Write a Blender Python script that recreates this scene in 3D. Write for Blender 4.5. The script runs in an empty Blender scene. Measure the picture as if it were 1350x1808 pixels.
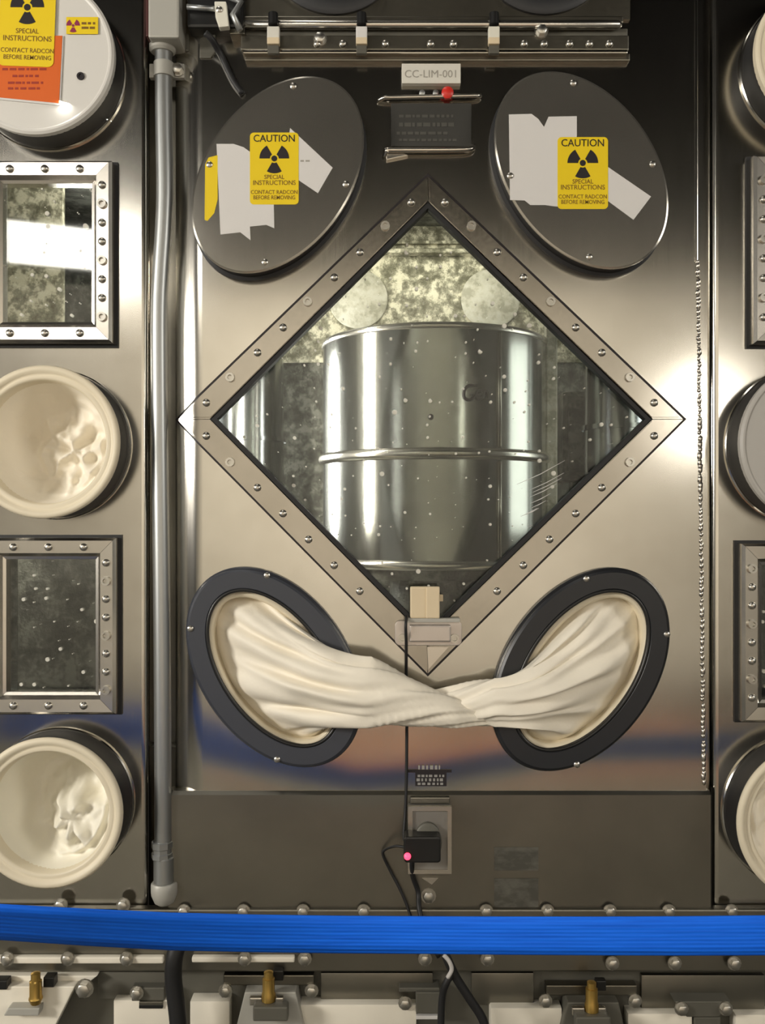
import bpy, bmesh, math, random
from mathutils import Vector, Matrix, noise

C = bpy.context.scene.collection
S = bpy.context.scene
PI = math.pi
D = 1.6          # camera distance from the panel face
H = 1.30         # camera height above the floor

# ------------------------------------------------------------------ camera
cam = bpy.data.cameras.new('camera'); cam_o = bpy.data.objects.new('camera', cam); C.objects.link(cam_o)
cam.sensor_fit = 'VERTICAL'; cam.sensor_height = 36; cam.lens = 36 * D / 1.808
cam.clip_start = 0.02
cam_o.location = (0, -D, H); cam_o.rotation_euler = (PI / 2, 0, 0)
S.camera = cam_o

# ------------------------------------------------------------------ world, lamps, exposure
S.view_settings.view_transform = 'Standard'
S.view_settings.look = 'None'
S.view_settings.gamma = 1
S.view_settings.use_curve_mapping = False
S.view_settings.exposure = 0.0
S.cycles.use_denoising = True
S.cycles.max_bounces = 8
S.cycles.glossy_bounces = 4
S.cycles.transparent_max_bounces = 12
S.cycles.sample_clamp_indirect = 6
wd = bpy.data.worlds.new('world'); S.world = wd; wd.use_nodes = True
wd.node_tree.nodes['Background'].inputs[0].default_value = (1.0, .93, .8, 1)
wd.node_tree.nodes['Background'].inputs[1].default_value = 0.02

def area(name, loc, target, sx, sy, power, col=(1, .95, .86)):
    l = bpy.data.lights.new(name, 'AREA'); l.shape = 'RECTANGLE'; l.size = sx; l.size_y = sy
    l.energy = power; l.color = col
    o = bpy.data.objects.new(name, l); C.objects.link(o); o.location = loc
    o.rotation_euler = (Vector(target) - Vector(loc)).to_track_quat('-Z', 'Y').to_euler()
    return o

area('ceiling_or_fill_lamp', (-2.05, -4.3, 3.02), (-.35, 0, 1.4), 1.15, .26, 15)          # long luminaire seen in the upper window
area('ceiling_or_fill_lamp', (-.9, -1.0, 5.2), (.1, -.2, 1.4), 1.2, .4, 16)                # added overhead fill light, not a known fixture
area('wall_or_fill_lamp', (2.12, -4.4, 1.98), (.2, 0, 1.4), .30, .40, 6)                   # lamp mirrored beside the weld
area('wall_or_fill_lamp', (-3.3, -2.2, 2.0), (0, 0, 1.4), .8, .55, 108)                    # key lamp, mirrored in the rounded bend
area('wall_or_fill_lamp', (3.3, -2.4, 2.4), (0, 0, 1.4), .8, 1.1, 40)  # added fill light opposite the key, out of view
wash = area('wall_wash_fill', (0, -1.1, 5.3), (0, -4.7, 1.0), 2.6, .4, 140)               # added fill light, narrowed beam brightening the rear wall
wash.data.spread = math.radians(85)
area('glovebox_or_fill_lamp', (.1, .70, 2.02), (.08, .95, 1.5), .7, .2, 2.1, (1, .96, .84))
area('glovebox_or_fill_lamp', (-.43, .07, 1.52), (.0, .25, 1.5), .06, .5, 11, (1, .93, .85))
area('glovebox_or_fill_lamp', (-.47, .06, 2.0), (-.62, .17, 1.45), .3, .06, 4, (1, .97, .9))  # added light, brightens the plate behind the small window
area('glovebox_or_fill_lamp', (.86, .22, 1.5), (.3, .25, 1.5), .3, .5, 2, (.95, 1, .95))
area('glovebox_or_fill_lamp', (-.80, .80, 1.5), (-.2, .35, 1.5), .2, .5, 34, (1, .98, .96))

# ------------------------------------------------------------------ helpers
def Q(px, py, d=0.0):
    """photo pixel -> point at d metres in front of the panel plane"""
    s = (D - d) / D
    return Vector(((px - 675) / 1000 * s, -d, H + (904 - py) / 1000 * s))

W = {}
def thing(name, label, cat, loc=(0, 0, 0), group=None, kind=None):
    o = bpy.data.objects.new(name, None); C.objects.link(o); o.location = loc
    o.empty_display_size = .05
    o['label'] = label; o['category'] = cat
    if group: o['group'] = group
    if kind: o['kind'] = kind
    W[o] = Vector(loc)
    return o

def tag(o, label, cat, group=None, kind=None):
    o['label'] = label
    if cat: o['category'] = cat
    if group: o['group'] = group
    if kind: o['kind'] = kind
    return o

def obj(name, bm, mat, parent=None, smooth=False, label=None, angle=None):
    off = W[parent] if parent else Vector((0, 0, 0))
    if parent: bmesh.ops.translate(bm, verts=bm.verts, vec=-off)
    bmesh.ops.recalc_face_normals(bm, faces=bm.faces)
    me = bpy.data.meshes.new(name); bm.to_mesh(me); bm.free()
    if mat: me.materials.append(mat)
    if smooth or angle:
        for p in me.polygons: p.use_smooth = True
        if angle: me.set_sharp_from_angle(angle=math.radians(angle))
    o = bpy.data.objects.new(name, me); C.objects.link(o)
    if parent: o.parent = parent
    if label: o['label'] = label
    W[o] = off
    return o

def inst(name, me, loc, parent, rot=None, scale=None):
    o = bpy.data.objects.new(name, me); C.objects.link(o); o.parent = parent
    o.location = Vector(loc) - W[parent]
    if rot: o.rotation_euler = rot
    if scale: o.scale = (scale,) * 3
    return o

def B(): return bmesh.new()

def poly(bm, pts, y0, y1):
    """prism: outline pts [(x,z)] between y0 (front) and y1 (back)"""
    f = [bm.verts.new((x, y0, z)) for x, z in pts]; b = [bm.verts.new((x, y1, z)) for x, z in pts]
    bm.faces.new(f); bm.faces.new(b[::-1])
    n = len(pts)
    for i in range(n): bm.faces.new((f[i], b[i], b[(i + 1) % n], f[(i + 1) % n]))

def polypx(bm, pts, d, th, bev=0):
    """prism whose front face at depth d shows the photo outline pts"""
    p = [Q(x, y, d) for x, y in pts]
    b2 = bmesh.new(); poly(b2, [(v.x, v.z) for v in p], -d, -d + th)
    if bev: bmesh.ops.bevel(b2, geom=[e for e in b2.edges], offset=bev, segments=2, affect='EDGES', profile=.6)
    join(bm, b2)

def join(bm, b2):
    me = bpy.data.meshes.new('tmp'); b2.to_mesh(me); b2.free(); bm.from_mesh(me); bpy.data.meshes.remove(me)

def boxpx(bm, x0, y0, x1, y1, d, th, bev=0):
    polypx(bm, [(x0, y0), (x1, y0), (x1, y1), (x0, y1)], d, th, bev)

def ell(cx, cz, a, b, th, n):
    out = []
    for i in range(n):
        t = 2 * PI * i / n; u, v = a * math.cos(t), b * math.sin(t)
        out.append((cx + u * math.cos(th) - v * math.sin(th), cz + u * math.sin(th) + v * math.cos(th)))
    return out

def loft(bm, rings, cap0=False, cap1=False, closed=False):
    vs = [[bm.verts.new(p) for p in r] for r in rings]
    n = len(vs[0]); m = len(vs)
    for k in range(m if closed else m - 1):
        a, b = vs[k], vs[(k + 1) % m]
        for i in range(n): bm.faces.new((a[i], a[(i + 1) % n], b[(i + 1) % n], b[i]))
    if cap0: bm.faces.new(vs[0][::-1])
    if cap1: bm.faces.new(vs[-1])
    return vs

def oring(bm, cx, cz, a, b, th, prof, n=72, **kw):
    """profile [(offset from the ellipse, d)] carried round an ellipse on the panel"""
    loft(bm, [[Vector((x, -d, z)) for x, z in ell(cx, cz, a + o, b + o, th, n)] for o, d in prof], **kw)

def tube(bm, pts, r, seg=12, cap=True):
    pts = [Vector(p) for p in pts]; rings = []
    up = Vector((0, -1, .01))
    rr = r if isinstance(r, (list, tuple)) else [r] * len(pts)
    for i, p in enumerate(pts):
        t = (pts[min(i + 1, len(pts) - 1)] - pts[max(i - 1, 0)]).normalized()
        a = t.cross(up)
        if a.length < 1e-4: a = t.cross(Vector((1, 0, 0)))
        a.normalize(); b = t.cross(a).normalized()
        rings.append([p + rr[i] * (math.cos(2 * PI * k / seg) * a + math.sin(2 * PI * k / seg) * b) for k in range(seg)])
    loft(bm, rings, cap0=cap, cap1=cap)

def smoothpath(pts, n=6):
    pts = [Vector(p) for p in pts]; out = []
    P = [2 * pts[0] - pts[1]] + pts + [2 * pts[-1] - pts[-2]]
    for i in range(1, len(P) - 2):
        for k in range(n):
            t = k / n; a, b, c, d = P[i - 1], P[i], P[i + 1], P[i + 2]
            out.append(.5 * ((2 * b) + (c - a) * t + (2 * a - 5 * b + 4 * c - d) * t * t + (3 * b - a - 3 * c + d) * t ** 3))
    out.append(pts[-1]); return out

def holed(bm, outer, holes, y, th):
    """flat plate in the plane y with holes, and the rim of each opening th deep"""
    from mathutils.geometry import delaunay_2d_cdt
    pts = []; ed = []
    for lp in [outer] + holes:
        k = len(pts); pts += [Vector(p) for p in lp]; ed += [(k + i, k + (i + 1) % len(lp)) for i in range(len(lp))]
    vs, _, fs, *_r = delaunay_2d_cdt(pts, ed, [], 1, 1e-6)
    bv = [bm.verts.new((p[0], y, p[1])) for p in vs]
    def inside(x, z, lp):
        k = False
        for (ax, az), (bx, bz) in zip(lp, lp[1:] + lp[:1]):
            if (az > z) != (bz > z) and x < (bx - ax) * (z - az) / (bz - az) + ax: k = not k
        return k
    for f in fs:
        cx = sum(vs[i][0] for i in f) / len(f); cz = sum(vs[i][1] for i in f) / len(f)
        if any(inside(cx, cz, h) for h in holes): continue
        bm.faces.new([bv[i] for i in f])
    for lp in [outer] + holes:
        a = [bm.verts.new((p[0], y, p[1])) for p in lp]; w = [bm.verts.new((p[0], y + th, p[1])) for p in lp]
        for i in range(len(a)): bm.faces.new((a[i], a[(i + 1) % len(a)], w[(i + 1) % len(a)], w[i]))
    bmesh.ops.remove_doubles(bm, verts=bm.verts, dist=1e-6)

def rect(x0, y0, x1, y1, d=0):
    return [(p.x, p.z) for p in (Q(x0, y0, d), Q(x1, y0, d), Q(x1, y1, d), Q(x0, y1, d))]

# ------------------------------------------------------------------ materials
def mat(name, col=(.5, .5, .5), rough=.5, metal=0.0, **kw):
    m = bpy.data.materials.new(name); m.use_nodes = True
    b = m.node_tree.nodes['Principled BSDF']
    b.inputs['Base Color'].default_value = (*col, 1); b.inputs['Roughness'].default_value = rough; b.inputs['Metallic'].default_value = metal
    for k, v in kw.items(): b.inputs[k].default_value = v
    return m

class N:
    """small node builder"""
    def __init__(s, m): s.t = m.node_tree; s.b = s.t.nodes['Principled BSDF']
    def n(s, typ, **kw):
        x = s.t.nodes.new(typ)
        for k, v in kw.items():
            if k in x.inputs.keys(): x.inputs[k].default_value = v
            else: setattr(x, k, v)
        return x
    def l(s, a, b): s.t.links.new(a, b)
    def coord(s, scale=(1, 1, 1)):
        c = s.n('ShaderNodeNewGeometry'); m = s.n('ShaderNodeMapping'); m.inputs['Scale'].default_value = scale
        s.l(c.outputs['Position'], m.inputs['Vector']); return m.outputs[0]
    def noise(s, v, sc, detail=3, rough=.55):
        x = s.n('ShaderNodeTexNoise'); x.inputs['Scale'].default_value = sc; x.inputs['Detail'].default_value = detail; x.inputs['Roughness'].default_value = rough
        s.l(v, x.inputs['Vector']); return x.outputs['Fac']
    def ramp(s, f, stops):
        r = s.n('ShaderNodeValToRGB'); e = r.color_ramp.elements
        while len(e) < len(stops): e.new(.5)
        for i, (p, c) in enumerate(stops): e[i].position = p; e[i].color = (*c, 1) if len(c) == 3 else c
        s.l(f, r.inputs[0]); return r.outputs[0]
    def bump(s, f, strength, dist=.002):
        b = s.n('ShaderNodeBump'); b.inputs['Strength'].default_value = strength; b.inputs['Distance'].default_value = dist
        s.l(f, b.inputs['Height']); s.l(b.outputs[0], s.b.inputs['Normal'])

def steel(name, lo, hi, rough=.3, brush=(260, 1, 2), r2=.1, bump=.06, wave=.25):
    m = mat(name, hi, rough, 1.0); n = N(m)
    f = n.noise(n.coord((3, 3, 3)), 1.6, 4)
    n.l(n.ramp(f, [(.3, lo), (.7, hi)]), n.b.inputs['Base Color'])
    g = n.noise(n.coord(brush), 3, 2)
    mr = n.n('ShaderNodeMapRange'); mr.inputs['To Min'].default_value = rough - r2 / 2; mr.inputs['To Max'].default_value = rough + r2 / 2
    n.l(g, mr.inputs[0]); n.l(mr.outputs[0], n.b.inputs['Roughness'])
    # slow waviness of rolled sheet plus the fine brushing
    a = n.noise(n.coord((2.2, 2.2, 1.4)), 2.0, 2)
    ad = n.n('ShaderNodeMath', operation='MULTIPLY_ADD'); n.l(a, ad.inputs[0]); ad.inputs[1].default_value = wave * 160; n.l(g, ad.inputs[2])
    bump *= .28
    n.bump(ad.outputs[0], bump, .0006)
    return m

M = {}
M['panel'] = steel('panel_steel', (.50, .475, .42), (.62, .595, .54), .165, r2=.06)
M['side'] = steel('side_panel_steel', (.46, .435, .385), (.60, .575, .52), .17, r2=.06)
M['apron'] = steel('apron_steel', (.22, .21, .18), (.28, .265, .225), .36)
M['upper'] = steel('upper_steel', (.17, .158, .13), (.24, .225, .185), .36, brush=(40, 4, 40), bump=.03)
M['rail'] = steel('window_rail_steel', (.34, .315, .27), (.44, .41, .36), .2, brush=(40, 2, 40), bump=.03, wave=.15)
M['frame'] = steel('frame_steel', (.60, .57, .51), (.70, .66, .6), .26, brush=(60, 4, 60), r2=.01, bump=0.0, wave=.1)
M['cover'] = steel('cover_steel', (.30, .285, .25), (.37, .35, .31), .17, r2=.06, wave=.1)
M['cover'].node_tree.nodes['Principled BSDF'].inputs['Metallic'].default_value = .82
M['bolt'] = mat('bolt_steel', (.56, .54, .49), .32, 1)
M['conduit'] = mat('galvanised_conduit', (.42, .43, .425), .4, .9)
M['box'] = mat('grey_painted_box', (.42, .41, .37), .5, .2)
M['aluminium'] = mat('clip_aluminium', (.60, .55, .51), .4, .9)
M['cream'] = mat('cream_rubber', (.74, .66, .50), .5)
M['sleeve'] = mat('cream_sleeve_fabric', (.86, .80, .68), .62)
M['pale_sleeve'] = mat('pale_glove_rubber', (.86, .82, .70), .55)
M['black'] = mat('black_rubber', (.009, .009, .010), .55)
M['plastic'] = mat('black_plastic', (.010, .010, .010), .35)
M['ring_grey'] = mat('dark_grey_ring', (.043, .047, .06), .42)
M['ring_black'] = mat('black_ring', (.014, .015, .018), .38)
M['white'] = mat('white_enamel', (.66, .64, .60), .35)
M['grey_lid'] = mat('grey_enamel', (.42, .40, .37), .45)
M['paper'] = mat('white_paper', (.66, .64, .62), .6)
M['plate'] = mat('label_plate', (.66, .64, .57), .5)
M['yellow'] = mat('yellow_sticker', (.80, .58, .005), .45)
M['orange'] = mat('orange_sheet', (.66, .115, .006), .5)
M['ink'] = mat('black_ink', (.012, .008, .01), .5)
M['brown_ink'] = mat('faded_ink', (.20, .10, .008), .5)
M['red_ink'] = mat('red_ink', (.33, .03, .01), .5)
M['grey_ink'] = mat('grey_ink', (.33, .31, .27), .6)
M['light_ink'] = mat('light_ink', (.30, .29, .27), .6)
M['magenta'] = mat('magenta_ink', (.25, .02, .07), .5)
M['brass'] = mat('brass', (.55, .36, .10), .35, .9)
M['tan'] = mat('tan_block', (.68, .56, .38), .6)
M['ivory'] = mat('ivory_block', (.72, .70, .6), .5)
M['beige'] = mat('beige_base', (.82, .77, .66), .5)
M['dark_paint'] = mat('dark_grey_paint', (.115, .11, .09), .5, .2)
M['red'] = mat('red_knob', (.62, .03, .02), .35)
M['red_strip'] = mat('floor_strip_brown', (.34, .12, .055), .7)
M['rearwall'] = mat('rear_wall_paint', (.68, .635, .55), .8)
M['floor'] = mat('floor_vinyl', (.115, .11, .09), .5)
M['kick'] = mat('rear_kick_dark', (.03, .032, .045), .6)
M['dark'] = mat('dark_ceiling', (.008, .0078, .007), .9, **{'Specular IOR Level': 0})

m = M['led'] = mat('red_led', (.9, .05, .1), .3); m.node_tree.nodes['Principled BSDF'].inputs['Emission Color'].default_value = (1, .04, .09, 1); m.node_tree.nodes['Principled BSDF'].inputs['Emission Strength'].default_value = 3.5

# cloth: fine creasing
for k, sc in (('sleeve', 34), ('pale_sleeve', 30)):
    n = N(M[k]); n.bump(n.noise(n.coord(), sc, 3), .35, .004)
n = N(M['cream']); n.bump(n.noise(n.coord(), 18, 2), .1, .003)

# ribbed blue webbing
m = M['blue'] = mat('blue_webbing', (.006, .075, .48), .6, **{'Specular IOR Level': .2}); n = N(m)
w = n.n('ShaderNodeTexWave', wave_type='BANDS', bands_direction='Z'); w.inputs['Scale'].default_value = 40; w.inputs['Distortion'].default_value = .4
w.inputs['Scale'].default_value = 3.2
uv = n.n('ShaderNodeUVMap'); uv.uv_map = 'ribs'; ms = n.n('ShaderNodeMapping'); ms.inputs['Scale'].default_value = (2.5, 1, 1)
n.l(uv.outputs[0], ms.inputs[0]); sp = n.n('ShaderNodeSeparateXYZ'); n.l(uv.outputs[0], sp.inputs[0]); cm = n.n('ShaderNodeCombineXYZ'); n.l(sp.outputs[1], cm.inputs[2])
n.l(cm.outputs[0], w.inputs['Vector']); n.bump(w.outputs['Fac'], .35, .001)
ms.inputs['Scale'].default_value = (5, 9, 1); f = n.noise(ms.outputs[0], 1.6, 2)
n.l(n.ramp(f, [(.3, (.006, .12, .76)), (.66, (.009, .17, .98))]), n.b.inputs['Base Color'])

# stained sheet steel inside the glovebox
def stained(name, lo, mid, hi, sc, metal=.5, rough=.42):
    m = mat(name, mid, rough, metal); n = N(m)
    f = n.noise(n.coord(), sc, 6, .72)
    n.l(n.ramp(f, [(.40, lo), (.5, mid), (.58, hi)]), n.b.inputs['Base Color'])
    n.bump(f, .5, .006)
    return m
M['inner'] = stained('stained_inner_steel', (.16, .15, .10), (.36, .34, .25), (.85, .8, .62), 30, .45)
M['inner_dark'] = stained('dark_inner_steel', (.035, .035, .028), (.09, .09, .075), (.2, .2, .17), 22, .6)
M['disc'] = stained('pale_inner_disc', (.45, .43, .33), (.66, .63, .51), (.74, .71, .6), 26, .1, .6)
M['drum'] = steel('drum_steel', (.36, .36, .34), (.46, .46, .43), .17, brush=(40, 40, 3), r2=.06, bump=.02, wave=.5)
M['duct'] = steel('duct_steel', (.45, .47, .48), (.58, .6, .62), .2, bump=.12, wave=1.2)

M['dark_backing'] = mat('added_dark_backing', (.03, .032, .027), .6)
# glass: thin pane, clear with mirror film and dust specks
def glass(name, dust_amt, ior=1.45, tint=(.75, .765, .74)):
    m = bpy.data.materials.new(name); m.use_nodes = True; t = m.node_tree; t.nodes.remove(t.nodes['Principled BSDF'])
    out = t.nodes['Material Output']
    class Z(N):
        def __init__(s): s.t = t; s.b = None
    n = Z()
    tr = n.n('ShaderNodeBsdfTransparent'); tr.inputs[0].default_value = (*tint, 1)
    gl = n.n('ShaderNodeBsdfGlossy'); gl.inputs['Roughness'].default_value = .03
    fr = n.n('ShaderNodeFresnel'); fr.inputs['IOR'].default_value = ior
    mx = n.n('ShaderNodeMixShader'); n.l(fr.outputs[0], mx.inputs[0]); n.l(tr.outputs[0], mx.inputs[1]); n.l(gl.outputs[0], mx.inputs[2])
    df = n.n('ShaderNodeBsdfDiffuse'); df.inputs[0].default_value = (.72, .7, .62, 1)
    v = n.n('ShaderNodeTexVoronoi'); v.inputs['Scale'].default_value = 46; v.inputs['Randomness'].default_value = 1
    v.voronoi_dimensions = '2D'; sp = n.n('ShaderNodeSeparateXYZ'); n.l(n.coord(), sp.inputs[0]); cm = n.n('ShaderNodeCombineXYZ'); n.l(sp.outputs[0], cm.inputs[0]); n.l(sp.outputs[2], cm.inputs[1]); n.l(cm.outputs[0], v.inputs['Vector'])
    # keep only some cells, each with its own speck size
    sx = n.n('ShaderNodeSeparateColor'); n.l(v.outputs['Color'], sx.inputs[0])
    big = n.n('ShaderNodeMath', operation='MULTIPLY'); n.l(sx.outputs[0], big.inputs[0]); n.l(sx.outputs[1], big.inputs[1])
    rad = n.n('ShaderNodeMapRange'); n.l(big.outputs[0], rad.inputs[0])
    rad.inputs['From Min'].default_value = 1 - dust_amt; rad.inputs['From Max'].default_value = 1.0; rad.inputs['To Min'].default_value = 0; rad.inputs['To Max'].default_value = .22
    lt = n.n('ShaderNodeMath', operation='LESS_THAN'); n.l(v.outputs['Distance'], lt.inputs[0]); n.l(rad.outputs[0], lt.inputs[1])
    film = n.noise(n.coord((1, 1, 1)), 7, 4)
    fm = n.n('ShaderNodeMapRange'); n.l(film, fm.inputs[0]); fm.inputs['From Min'].default_value = .45; fm.inputs['From Max'].default_value = .8; fm.inputs['To Max'].default_value = .05
    mxm = n.n('ShaderNodeMath', operation='MAXIMUM'); n.l(lt.outputs[0], mxm.inputs[0]); n.l(fm.outputs[0], mxm.inputs[1])
    sc = n.n('ShaderNodeMath', operation='MULTIPLY'); sc.inputs[1].default_value = .85; n.l(mxm.outputs[0], sc.inputs[0])
    m2 = n.n('ShaderNodeMixShader'); n.l(sc.outputs[0], m2.inputs[0]); n.l(mx.outputs[0], m2.inputs[1]); n.l(df.outputs[0], m2.inputs[2])
    n.l(m2.outputs[0], out.inputs[0])
    return m
M['glass'] = glass('window_glass', .80)
M['glass2'] = glass('small_window_glass', .85, 1.75)

# shared small meshes, axis towards the camera (-Y), base on y = 0
def mesh_of(name, bm, m, smooth=True):
    bmesh.ops.recalc_face_normals(bm, faces=bm.faces)
    me = bpy.data.meshes.new(name); bm.to_mesh(me); bm.free(); me.materials.append(m)
    if smooth:
        for p in me.polygons: p.use_smooth = True
        me.set_sharp_from_angle(angle=math.radians(45))
    return me
def dome(r, h, n=10):
    bm = B(); loft(bm, [[Vector((q * math.cos(2 * PI * i / n), -y, q * math.sin(2 * PI * i / n))) for i in range(n)] for q, y in ((r, 0), (r, h * .45), (r * .72, h * .85), (r * .3, h))], cap1=True); return bm
def hexbolt(r, h):
    bm = B(); n = 12
    loft(bm, [[Vector((q * 1.35 * math.cos(2 * PI * i / n), -y, q * 1.35 * math.sin(2 * PI * i / n))) for i in range(n)] for q, y in ((r, 0), (r, h * .25))], cap1=True)
    loft(bm, [[Vector((q * math.cos(2 * PI * i / 6), -y, q * math.sin(2 * PI * i / 6))) for i in range(6)] for q, y in ((r, h * .25), (r, h * .9), (r * .8, h))], cap1=True); return bm
def socket(r, h):
    bm = B(); n = 10
    loft(bm, [[Vector((q * math.cos(2 * PI * i / n), -y, q * math.sin(2 * PI * i / n))) for i in range(n)] for q, y in ((r, 0), (r, h), (r * .55, h), (r * .5, h * .3))], cap1=True); return bm
ME = {'acorn': mesh_of('acorn_nut', dome(.0068, .006), M['bolt']), 'hex': mesh_of('hex_bolt', hexbolt(.009, .011), M['bolt']),
      'socket': mesh_of('socket_screw', socket(.008, .006), M['bolt']), 'pin': mesh_of('small_screw', dome(.0055, .003), M['bolt']),
      'darkhex': mesh_of('dark_hex_bolt', hexbolt(.0095, .011), M['dark_paint'])}

def lettering(text, x, y, d, size, m, parent, rot=0, align='CENTER', name='lettering', sx=1.0):
    cu = bpy.data.curves.new(name, 'FONT'); cu.body = text; cu.size = size; cu.align_x = align; cu.align_y = 'CENTER'
    cu.materials.append(m); cu.offset = 0 if len(text) == 10 and '-' in text else size * .006; cu.resolution_u = 3
    o = bpy.data.objects.new(name, cu); C.objects.link(o)
    TEXTS.append((o, parent, Q(x, y, d) - W[parent], rot, sx, m)); return o
TEXTS = []
def flat_text():
    """turn every text curve into a plain mesh part"""
    dg = bpy.context.evaluated_depsgraph_get()
    for o, parent, loc, rot, sx, m in TEXTS:
        me = bpy.data.meshes.new_from_object(o.evaluated_get(dg)); nm = 'lettering'
        bpy.data.objects.remove(o)
        t = bpy.data.objects.new(nm, me); C.objects.link(t); t.parent = parent
        if not me.materials: me.materials.append(m)
        t.location = loc; t.rotation_euler = (PI / 2, rot, 0); t.scale = (sx, 1, 1)

def bars(name, rows, d, m, parent, seed=1, wmin=4, wmax=13):
    """illegible print: rows of short word-long dashes (x0, x1, y, height)"""
    r = random.Random(seed); bm = B()
    for x0, x1, y, h in rows:
        x = x0
        while x < x1 - 3:
            w = min(r.uniform(wmin, wmax), x1 - x)
            boxpx(bm, x, y - h / 2, x + w, y + h / 2, d, .0003); x += w + r.uniform(2, 4)
    return obj(name, bm, m, parent)

def trefoil(cx, cy, r, d, m, parent):
    bm = B()
    for k in range(3):
        a0 = math.radians(-90 + 120 * k); pts = []
        for rr, sgn in ((.30, 1), (1.0, -1)):
            for i in range(9):
                a = a0 + sgn * math.radians(-30 + 60 * i / 8); pts.append((cx + r * rr * math.cos(a), cy - r * rr * math.sin(a)))
        polypx(bm, pts, d, .0003)
    polypx(bm, [(cx + r * .2 * math.cos(2 * PI * i / 14), cy + r * .2 * math.sin(2 * PI * i / 14)) for i in range(14)], d, .0003)
    return obj('trefoil', bm, m, parent)

def rounded(x0, y0, x1, y1, r, n=4, tilt=0):
    pts = []
    for cx, cy, a in ((x1 - r, y0 + r, -90), (x1 - r, y1 - r, 0), (x0 + r, y1 - r, 90), (x0 + r, y0 + r, 180)):
        for i in range(n + 1):
            t = math.radians(a + 90 * i / n); pts.append((cx + r * math.cos(t), cy + r * math.sin(t)))
    if tilt:
        mx, my = (x0 + x1) / 2, (y0 + y1) / 2; c, s = math.cos(tilt), math.sin(tilt)
        pts = [(mx + (x - mx) * c - (y - my) * s, my + (x - mx) * s + (y - my) * c) for x, y in pts]
    return pts

# ================================================================== THE ROOM BEHIND THE CAMERA
def plane(name, p, m, label):
    bm = B(); bm.faces.new([bm.verts.new(q) for q in p]); o = obj(name, bm, m); o['kind'] = 'structure'; o['label'] = label; return o
X0, X1, YB, ZT = -3.9, 3.9, -4.7, 5.6
plane('floor', [(X0, .2, 0), (X1, .2, 0), (X1, YB, 0), (X0, YB, 0)], M['floor'], 'dull grey vinyl floor in front of the glovebox')
plane('ceiling', [(X0, .2, ZT), (X1, .2, ZT), (X1, YB, ZT), (X0, YB, ZT)], M['dark'], 'dark open ceiling of the room')
plane('wall_back', [(X0, YB, 0), (X1, YB, 0), (X1, YB, 2.88), (X0, YB, 2.88)], M['rearwall'], 'plain cream wall facing the glovebox')
plane('trim_1', [(X0, YB, 2.88), (X1, YB, 2.88), (X1, YB, ZT), (X0, YB, ZT)], M['dark'], 'dark upper strip of the wall facing the glovebox')
plane('trim_2', [(-.9, -3.86, .004), (1.9, -3.86, .004), (1.9, -3.1, .004), (-.9, -3.1, .004)], M['red_strip'], 'added reddish brown floor strip tinting the panel reflection')  # unseen strip added to give the steel a reddish reflection
plane('baseboard_back', [(X0, YB + .03, 0), (X1, YB + .03, 0), (X1, YB + .03, .09), (X0, YB + .03, .09)], M['kick'], 'dark baseboard of the facing wall')
plane('wall_west', [(X0, .2, 0), (X0, YB, 0), (X0, YB, ZT), (X0, .2, ZT)], M['dark'], 'dark wall at the end of the aisle')
plane('wall_east', [(X1, .2, 0), (X1, YB, 0), (X1, YB, ZT), (X1, .2, ZT)], M['dark'], 'dark wall at the other end of the aisle')

# ================================================================== GLOVEBOX FACE
OV = {  # oval openings: centre px, semi-axes (m), tilt
    'ul': (490, 308, .192, .1286, math.radians(55)), 'ur': (1026, 300, .192, .131, math.radians(125)),
    'll': (482, 1180, .1935, .1295, math.radians(125)), 'lr': (1027, 1184, .197, .131, math.radians(55))}
def ovr(k, d):  # real centre and axes when seen at depth d
    cx, cy, a, b, t = OV[k]; p = Q(cx, cy, d); s = (D - d) / D
    return p.x, p.z, a * s, b * s, t

# centre panel -----------------------------------------------------
PF = 0.006
bm = B()
holes = [[(p.x, p.z) for p in (Q(755, 345), Q(366, 740), Q(755, 1150), Q(1158, 740))]]
for k in ('ll', 'lr'):
    x, z, a, b, t = ovr(k, PF); holes.append(ell(x, z, a - .028, b - .028, t, 48))
L = Q(358, 0).x; R = Q(1238, 0).x; zt = Q(0, -60).z; zb = Q(0, 1394).z
holed(bm, [(L, zt), (R, zt), (R + .006, zb), (L, zb)], holes, -PF, .006)
# rounded bend along one side, from the front face back into the slot

def fold(q):   # how far the side facet falls back, q metres past the fold line
    return .372 * (q * q / .036 if q < .018 else q - .009) if q > 0 else 0
def folded(b):
    for q in (0, .004, .009, .014, .018):
        bmesh.ops.bisect_plane(b, geom=b.verts[:] + b.edges[:] + b.faces[:], plane_co=(L - q, 0, 0), plane_no=(1, 0, 0))
    for v in b.verts: v.co.y += fold(L - v.co.x)
strip = []
for zz in (zt, (zt + zb) / 2, zb):
    strip.append([bm.verts.new((L - q, -PF + fold(q), zz)) for q in (0, .003, .006, .009, .012, .015, .018, .026, .034, .042, .050)] + [bm.verts.new((L - .053, .022, zz)), bm.verts.new((L - .053, .06, zz))])
for r0, r1 in zip(strip, strip[1:]):
    for i in range(len(r0) - 1): bm.faces.new((r0[i], r0[i + 1], r1[i + 1], r1[i]))
bmesh.ops.remove_doubles(bm, verts=bm.verts, dist=1e-5)
wf = obj('wall_front', bm, M['panel'], angle=40)
tag(wf, 'brushed stainless steel front panel with a diamond opening', None, kind='structure')
bm = B(); lh = [[(p.x, p.z) for p in (Q(755, 335), Q(356, 740), Q(755, 1160), Q(1168, 740))]]
for k in ('ll', 'lr'):
    x, z, a, b, t = ovr(k, PF); lh.append(ell(x, z, a - .02, b - .02, t, 48))
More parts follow.
